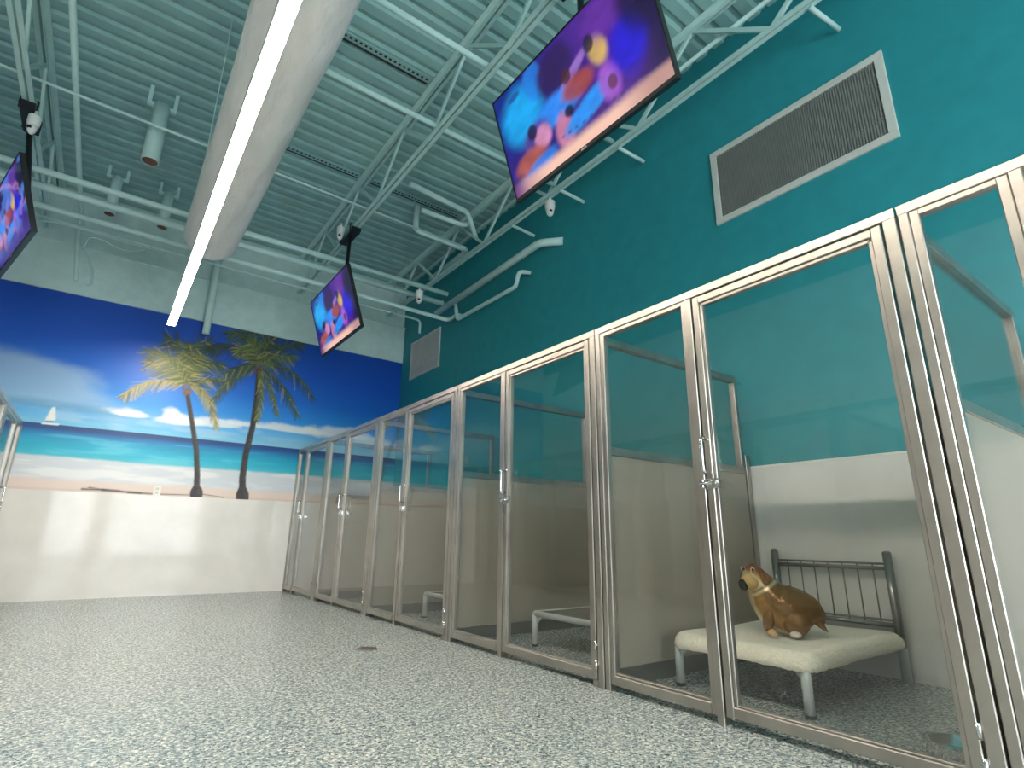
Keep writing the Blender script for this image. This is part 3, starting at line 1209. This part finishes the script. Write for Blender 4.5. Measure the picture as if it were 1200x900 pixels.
H = CAM.z
pipe('ceiling_pipe', [(XL, 5.91, H + 3.14), (3.25, 5.91, H + 3.14)], 0.030, 'topmost of three pale pipes crossing the room before the mural')
pipe('ceiling_pipe', [(XL, 6.23, H + 3.15), (3.36, 6.23, H + 3.15)], 0.038, 'middle and thickest of three pale pipes crossing the room before the mural')
pipe('ceiling_pipe', [(XL, 6.25, H + 2.97), (3.50, 6.30, H + 2.955), (3.50, 6.05, H + 2.955), (XW, 6.05, H + 2.955)], 0.028, 'lowest of three pale pipes crossing the room, elbowed into teal wall')
pipe('conduit', [(XL, 6.75, H + 3.10), (3.3, 6.78, H + 3.06), (3.3, 6.78, H + 2.86)], 0.016, 'thin pale conduit just behind the three crossing pipes', 'conduit')
pipe('sprinkler_pipe', [(3.44, 6.55, 3.83), (3.44, 4.20, 3.88), (XW, 3.98, 3.86)], 0.045, 'thick pale pipe running along teal wall with end elbow into wall')
pipe('sprinkler_pipe', [(3.46, 6.05, 3.80), (3.46, 5.98, 3.55), (3.46, 4.66, 3.53), (3.46, 4.60, 3.70), (XW, 4.56, 3.71)], 0.026, 'thin pale pipe hung in a U below the thick wall pipe', br=0.05)
pts = [on(487, 228, z=H + 3.9), on(487, 270, z=H + 3.75), on(545, 298, z=H + 3.75), on(510, 330, z=H + 3.75)]
a = pts[1].copy()
pipe('drop_pipe', [(a.x, a.y, ZC), (a.x, a.y, a.z), (3.40, a.y + 0.02, a.z), (3.42, 6.75, a.z)], 0.036, 'pale pipe dropping from deck and bending twice toward teal wall')
a, b = on(480, 215, z=H + 3.97), on(570, 258, z=H + 3.97)
pipe('deck_pipe', [(a.x, a.y, a.z), (3.10, b.y, b.z), (3.30, b.y + 0.1, b.z - 0.25)], 0.032, 'pale pipe tight under the deck behind the small television')
a, b = on(494, 246, z=H + 3.82), on(565, 273, z=H + 3.82)
pipe('deck_pipe', [(a.x, a.y, a.z), (3.10, b.y, b.z), (3.24, b.y + 0.05, b.z + 0.12)], 0.030, 'second pale pipe under deck, lower than the one above it')
pipe('conduit', [(3.33, -1.2, H + 3.86), (3.33, 7.4, H + 3.86)], 0.018, 'thin conduit running along the joist beside teal wall', 'conduit')
pipe('conduit', [(-0.79, 0.5, H + 3.7), (-0.79, YB - 0.12, H + 3.7), (-0.79, YB - 0.05, H + 3.5), (-0.70, YB - 0.05, 3.62)], 0.024, 'pale conduit running lengthwise left of the light and down end wall', 'conduit')
for (yy, x0, x1, lab) in ((2.91, 0.62, 3.27, 'bridging bar under the deck nearest the large television'), (3.73, 0.62, 3.27, 'second bridging bar under the deck toward the mural')):
    pipe('bridging_bar', [(x0, yy, H + 3.585), (x1, yy, H + 3.585)], 0.024, lab, 'bar', 'joist')
pipe('conduit', [(XL, 5.22, H + 3.59), (3.2, 5.40, H + 3.59)], 0.012, 'thinnest pale conduit crossing the whole ceiling above the pipes', 'conduit')
for k, yy in enumerate((1.06, 2.80, 3.61, 4.45)):
    MBo = MB().tube([(3.29, yy + 0.06, 4.20), (3.57, yy, 4.14)], 0.018, 10).build('wall_strut', 'joist')
    tag(MBo, ['short strut to teal wall above the large grille', 'short strut to teal wall just right of the large television', 'short strut to teal wall beside the dome camera', 'short strut to teal wall farthest from the viewer'][k], 'strut', 'joist to wall struts')
pipe('vent_pipe', [(0.724, 7.80, 3.242), (0.724, 7.80, 4.45), (0.724, YB, 4.50)], 0.045, 'upright pale pipe end hanging over the mural beside the light', br=0.05)
# hanging tubes with open ends
for (x, y, zb, zt, r, lab) in ((-0.18, 5.45, H + 3.31, H + 3.93, 0.068, 'open ended pale vent tube hanging from deck left of the light'),
                               (-0.49, 7.12, H + 3.50, H + 3.98, 0.055, 'pale vent tube half hidden behind the crossing pipes, left one'),
                               (0.02, 7.12, H + 3.52, H + 3.98, 0.055, 'pale vent tube half hidden behind the crossing pipes, next to light')):
    t = thing('vent_tube', lab, 'vent tube', (x, y, zb))
    MB().lathe([(r, zt), (r, zb + 0.30), (r * 1.05, zb + 0.28), (r * 1.05, zb), (r * 0.94, zb), (r * 0.94, zb + 0.25), (0.0, zb + 0.25)], (x, y, 0), 24).build('shell', 'pipe', t)
    MB().lathe([(r * 0.935, zb + 0.002), (r * 0.935, zb + 0.24), (0.0, zb + 0.24)], (x, y, 0), 24).build('lining', 'rust', t)
    q = MB()
    q.box(x - r - 0.05, x + r + 0.05, y - 0.02, y + 0.02, zt - 0.03, zt)
    q.box(x + r + 0.02, x + r + 0.05, y - 0.02, y + 0.02, zt, ZC)
    q.box(x - r - 0.05, x - r - 0.02, y - 0.02, y + 0.02, zt, ZC)
    q.build('hanger', 'joist', t)
# slack cables near the end wall
cab = [on(*p, y=7.55) for p in ((20, 262), (50, 258), (85, 265), (110, 272), (150, 284), (200, 297))]
pipe('slack_cable', [tuple(v) for v in cab], 0.011, 'slack pale cable sagging across the top of end wall, upper one', 'cable', br=0.2, n=8)
cab = [on(*p, y=7.6) for p in ((98, 290), (104, 277), (120, 280), (140, 292), (162, 295), (178, 287), (200, 300))]
pipe('slack_cable', [tuple(v) for v in cab], 0.011, 'looping slack pale cable in the end wall corner', 'cable', br=0.2, n=8)
cab = [on(*p, y=YB - 0.05) for p in ((97, 292), (103, 300), (109, 318), (107, 333), (102, 334))]
pipe('slack_cable', [tuple(v) for v in cab], 0.012, 'pale cable hooked down the fascia above the mural', 'cable', br=0.2, n=8)

# ------------------------------------------------------------------ duct and linear light
DX, DZ, DR = 0.42, H + 2.77, 0.232
t = thing('duct', 'fat white jacketed round duct above the linear light', 'duct', (DX, 2.0, DZ))
mb = MB()
pts, rs = [], []
yy = -1.5
while yy < 5.50:
    pts.append((DX, yy, DZ))
    rs.append(DR * (1 + 0.012 * math.sin(yy * 3.1) + 0.008 * math.sin(yy * 7.7)))
    yy += 0.12
pts += [(DX, 5.52, DZ), (DX, 5.55, DZ), (DX, 5.56, DZ)]
rs += [DR, DR * 0.95, DR * 0.86]
mb.tube(pts, rs, 36).build('jacket', 'duct', t)
for yy in (0.6, 2.4, 4.2):
    MB().tube([(DX - DR, yy, DZ), (DX - DR, yy, ZC)], 0.004, 6).build('hanger_rod', 'joist', t)
    MB().tube([(DX + DR, yy, DZ), (DX + DR, yy, ZC)], 0.004, 6).build('hanger_rod', 'joist', t)

LX, LZ, LW = 0.307, 3.095, 0.040
t = thing('linear_light', 'long glowing warm white linear light under the duct', 'light', (LX, 3.0, LZ))
q = MB().box(LX - LW, LX + LW, -1.5, 7.25, LZ + 0.006, LZ + 0.050)
for s_ in (-1, 1):
    q.box(LX + s_ * LW, LX + s_ * (LW + 0.004), -1.5, 7.25, LZ - 0.016, LZ + 0.050)
q.box(LX - LW, LX + LW, 7.25, 7.254, LZ - 0.016, LZ + 0.050)
q.build('housing', 'white', t)
MB().box(LX - LW, LX + LW, -1.5, 7.249, LZ, LZ + 0.006).build('diffuser', 'led', t, 'glowing warm white diffuser')
for yy in (0.5, 2.5, 4.5, 6.9):
    MB().tube([(LX, yy, LZ + 0.06), (LX, yy, DZ - 0.205 if yy < 5.5 else ZC)], 0.003, 6).build('suspension_wire', 'joist', t)

# ------------------------------------------------------------------ televisions


def screen_cols(nu, nv, seed, bright=1.0):
    u, v = np.meshgrid(np.linspace(0, 1, nu), np.linspace(0, 1, nv))   # v = 1 at the top
    L = lambda *c: np.array(srgb(*c))
    col = np.zeros(u.shape + (3,)) + L(38, 22, 120)
    nz = fbm(u * 3 + seed, v * 3, 11, 4, 2, 2)

    def mix(mk, c):
        nonlocal col
        col = col * (1 - mk[..., None]) + L(*c) * mk[..., None]

    def blob(cx, cy, rx, ry, c, a=1.0, s=0.25, ang=0.0):
        dx, dy = (u - cx) * 1.78, v - cy
        ca, sa = math.cos(ang), math.sin(ang)
        d = np.hypot((dx * ca + dy * sa) / (rx * 1.78), (-dx * sa + dy * ca) / ry) + (nz - 0.5) * 0.25
        mix((1 - smooth(1 - s, 1 + s, d)) * a, c)
    mix(smooth(0.30, 0.75, u), (74, 28, 132))
    mix(smooth(0.78, 1.0, u), (30, 14, 70))
    blob(0.10, 0.75, 0.16, 0.35, (14, 40, 130), 0.9)
    blob(0.18, 0.66, 0.15, 0.26, (24, 158, 226), 0.95, 0.35)
    blob(0.30, 0.86, 0.07, 0.18, (34, 118, 212), 0.8)
    blob(0.44, 0.78, 0.12, 0.18, (44, 18, 84), 0.95)
    blob(0.52, 0.60, 0.14, 0.05, (150, 110, 190), 0.8, 0.3, 0.5)
    blob(0.40, 0.46, 0.16, 0.13, (40, 128, 226), 0.95, 0.3)
    blob(0.55, 0.50, 0.10, 0.10, (150, 66, 56), 0.9, 0.3)
    blob(0.24, 0.36, 0.10, 0.15, (74, 58, 142), 0.9, 0.3)
    blob(0.28, 0.34, 0.06, 0.10, (206, 138, 176), 0.9, 0.3)
    blob(0.17, 0.22, 0.12, 0.11, (166, 84, 70), 0.9, 0.3)
    blob(0.22, 0.12, 0.13, 0.08, (36, 120, 216), 0.9, 0.3, 0.2)
    blob(0.42, 0.24, 0.06, 0.16, (190, 118, 150), 0.9, 0.3)
    blob(0.58, 0.27, 0.17, 0.09, (38, 138, 230), 0.95, 0.25, 0.25)
    blob(0.70, 0.62, 0.05, 0.13, (206, 170, 96), 0.9, 0.35, 0.3)
    blob(0.72, 0.32, 0.06, 0.16, (150, 84, 190), 0.9, 0.3)
    blob(0.84, 0.48, 0.09, 0.22, (34, 20, 196), 0.95, 0.4)
    blob(0.76, 0.82, 0.12, 0.16, (96, 40, 150), 0.7, 0.4)
    blob(0.93, 0.75, 0.10, 0.25, (24, 10, 50), 0.8, 0.4)
    blob(0.215, 0.45, 0.035, 0.07, (30, 20, 60), 0.9, 0.2)
    blob(0.47, 0.36, 0.03, 0.05, (20, 16, 46), 0.9, 0.2)
    blob(0.50, 0.64, 0.03, 0.06, (70, 30, 40), 0.9, 0.2)
    blob(0.66, 0.72, 0.03, 0.07, (24, 16, 40), 0.85, 0.2)
    blob(0.15, 0.88, 0.05, 0.03, (30, 60, 140), 0.8, 0.2, 0.1)
    blob(0.73, 0.30, 0.025, 0.06, (90, 40, 60), 0.8, 0.2)
    for k_ in range(9):
        blob(0.40 + 0.045 * k_, 0.20 - 0.005 * k_, 0.012, 0.012, (60, 40, 70), 0.6, 0.3)
    col *= (0.8 + 0.45 * (fbm(u * 6 + 2, v * 6, 14, 4, 3, 3) - 0.3))[..., None]
    strip = (1 - smooth(0.06, 0.16, v + (nz - 0.5) * 0.03)) * (1.0 if seed == 0 else 0.0)
    mix(strip * smooth(0.0, 0.12, u), (222, 178, 160))
    mix(strip * (1 - smooth(0.0, 0.3, u)) * 0.7, (110, 56, 110))
    mix((1 - smooth(0.05, 0.3, np.abs(u - 0.98))) * strip * 0.6, (120, 80, 90))
    if seed:
        sw = np.sin(9 * (u - v) + 7 * nz)
        mix(smooth(0.2, 0.9, sw) * 0.6, (70, 120, 210))
        mix(smooth(0.75, 1.0, np.sin(13 * (u + v * 0.6) + 9 * nz)) * 0.5, (170, 110, 160))
        mix(1 - smooth(0.0, 0.35, v), (50, 24, 120))
    return col.reshape(-1, 3)


def television(center, heading, tilt, w, h, label, seed, pole_top, mount_len=0.42, mat='screen'):
    """heading = angle of the screen normal in plan; tilt = screen leaning down"""
    n0 = Vector((math.cos(heading), math.sin(heading), 0))
    right = Vector((0, 0, 1)).cross(n0)          # viewer's right when facing the screen
    nrm = (n0 * math.cos(tilt) - Vector((0, 0, 1)) * math.sin(tilt)).normalized()
    up = nrm.cross(right).normalized()
    c = Vector(center)
    t = thing('television', label, 'television', c)

    def P(a, b, d):
        return c + right * a + up * b + nrm * d

    def slab(a0, a1, b0, b1, d0, d1, name, mat_, par=t):
        vs = [P(a0, b0, d0), P(a1, b0, d0), P(a1, b1, d0), P(a0, b1, d0), P(a0, b0, d1), P(a1, b0, d1), P(a1, b1, d1), P(a0, b1, d1)]
        return MB().add(vs, [(3, 2, 1, 0), (4, 5, 6, 7), (0, 1, 5, 4), (1, 2, 6, 5), (2, 3, 7, 6), (3, 0, 4, 7)]).build(name, mat_, par)
    slab(-w / 2, w / 2, -h / 2, h / 2, -0.030, 0.0, 'case', 'black')
    slab(-w * 0.33, w * 0.33, -h * 0.42, h * 0.18, -0.062, -0.030, 'back_housing', 'black')
    bz = 0.010
    for (a0, a1, b0, b1) in ((-w / 2, w / 2, h / 2 - bz, h / 2), (-w / 2, w / 2, -h / 2, -h / 2 + 0.022), (-w / 2, -w / 2 + bz, -h / 2 + 0.022, h / 2 - bz), (w / 2 - bz, w / 2, -h / 2 + 0.022, h / 2 - bz)):
        slab(a0, a1, b0, b1, 0.0, 0.006, 'bezel', 'black')
    slab(-0.022, 0.022, -h / 2 + 0.007, -h / 2 + 0.015, 0.006, 0.0075, 'badge', 'grille_light')
    NU, NV = 150, 86
    verts = []
    for j in range(NV):
        for i in range(NU):
            verts.append(tuple(P(-w / 2 + bz + (w - 2 * bz) * i / (NU - 1), -h / 2 + 0.022 + (h - 0.022 - bz) * j / (NV - 1), 0.002)))
    faces = [(j * NU + i, j * NU + i + 1, (j + 1) * NU + i + 1, (j + 1) * NU + i) for j in range(NV - 1) for i in range(NU - 1)]
    color_mesh('screen', verts, faces, screen_cols(NU, NV, seed), mat, t)
    # pole and mount
    pt = Vector(pole_top)
    pb = P(0, 0, -0.105)
    low = Vector((pt.x, pt.y, pb.z))
    if (low - pb).length > 0.03:
        low = pb + Vector((0, 0, 0.0))
    q = MB().tube([pt, Vector((low.x, low.y, low.z + 0.10)), low], 0.022, 12)
    q.build('pole', 'black', t)
    slab(-0.11, 0.11, -0.11, 0.11, -0.100, -0.062, 'bracket', 'black')
    q = MB().tube([low, P(0, 0, -0.09)], 0.03, 10)
    q.build('swivel', 'black', t)
    MB().box(pt.x - 0.055, pt.x + 0.055, pt.y - mount_len / 2, pt.y + mount_len / 2, pt.z - 0.035, pt.z + 0.015, 0.006).build('ceiling_mount', 'black', t)
    q = MB()
    for s in (-1, 1):
        y = pt.y + s * mount_len * 0.36
        q.box(pt.x - 0.062, pt.x - 0.052, y - 0.012, y + 0.012, pt.z - 0.03, pt.z + 0.075)
        q.box(pt.x + 0.052, pt.x + 0.062, y - 0.012, y + 0.012, pt.z - 0.03, pt.z + 0.075)
    q.build('mount_clamp', 'dark', t)
    return t


ZB = H + 2.13
TW, TH, TILT = 1.275, 0.705, math.radians(17.9)
zc = ZB + TH / 2 * math.cos(TILT)
xc = 0.8768 * 2.13 - TH / 2 * math.sin(TILT)
television((xc, 1.868, zc), math.pi, TILT, TW, TH, 'largest looking television, hanging nearest and tilted down, showing a blue and purple scene', 0, (1.865, 1.868, 4.195))
television((xc + 0.02, 5.90, zc), math.pi, TILT, TW, TH, 'small looking far television hanging in front of the teal corner', 0, (1.865, 5.88, 4.195))
lb = Vector((-0.748, 4.957, ZB))
edir = Vector((-0.26, 0.9656, 0))
head = math.atan2(-0.26, -0.9656)
cl = lb + edir * (TW / 2)
nl = Vector((math.cos(head), math.sin(head), 0))
hl = 0.60
cl = cl + nl * (hl / 2 * math.sin(TILT)) + Vector((0, 0, hl / 2 * math.cos(TILT)))
television(cl, head, TILT, TW, hl, 'television cut off at the left edge of the photo', 3, (-1.08, 5.70, 4.195))

# ------------------------------------------------------------------ small ceiling devices


def dome_camera(p, label, r=0.055, lens_dir=(-0.4, -0.8)):
    t = thing('security_camera', label, 'camera', p, 'white security cameras')
    x, y, z = p
    MB().lathe([(r * 0.95, 0.06), (r, 0.05), (r, 0.0), (r * 0.9, -0.03), (r * 0.8, -0.035)], (x, y, z), 20).build('base', 'white', t)
    MB().lathe([(r * 0.80, 0.0), (r * 0.78, -0.03), (r * 0.6, -0.06), (r * 0.3, -0.078), (0.0, -0.082)], (x, y, z - 0.03), 20).build('dome', 'white', t)
    l = Vector((lens_dir[0], lens_dir[1], -0.7)).normalized()
    c = Vector((x, y, z - 0.04)) + l * r * 0.72
    MB().tube([c, c + l * 0.012], 0.016, 12).build('lens', 'lens', t)
    MB().tube([(x, y, z + 0.05), (x, y, z + 0.11)], 0.012, 8).build('stem', 'white', t)


dome_camera((3.30, 3.85, 4.10), 'white dome camera under the joist beside the large television')
dome_camera((1.76, 5.93, 4.235), 'white camera next to the far television mount', 0.045)
dome_camera((2.84, 5.91, 3.70), 'white round sensor hanging among the crossing pipes', 0.05)
dome_camera((-1.00, 5.45, 4.00), 'white camera beside the left television mount', 0.045)
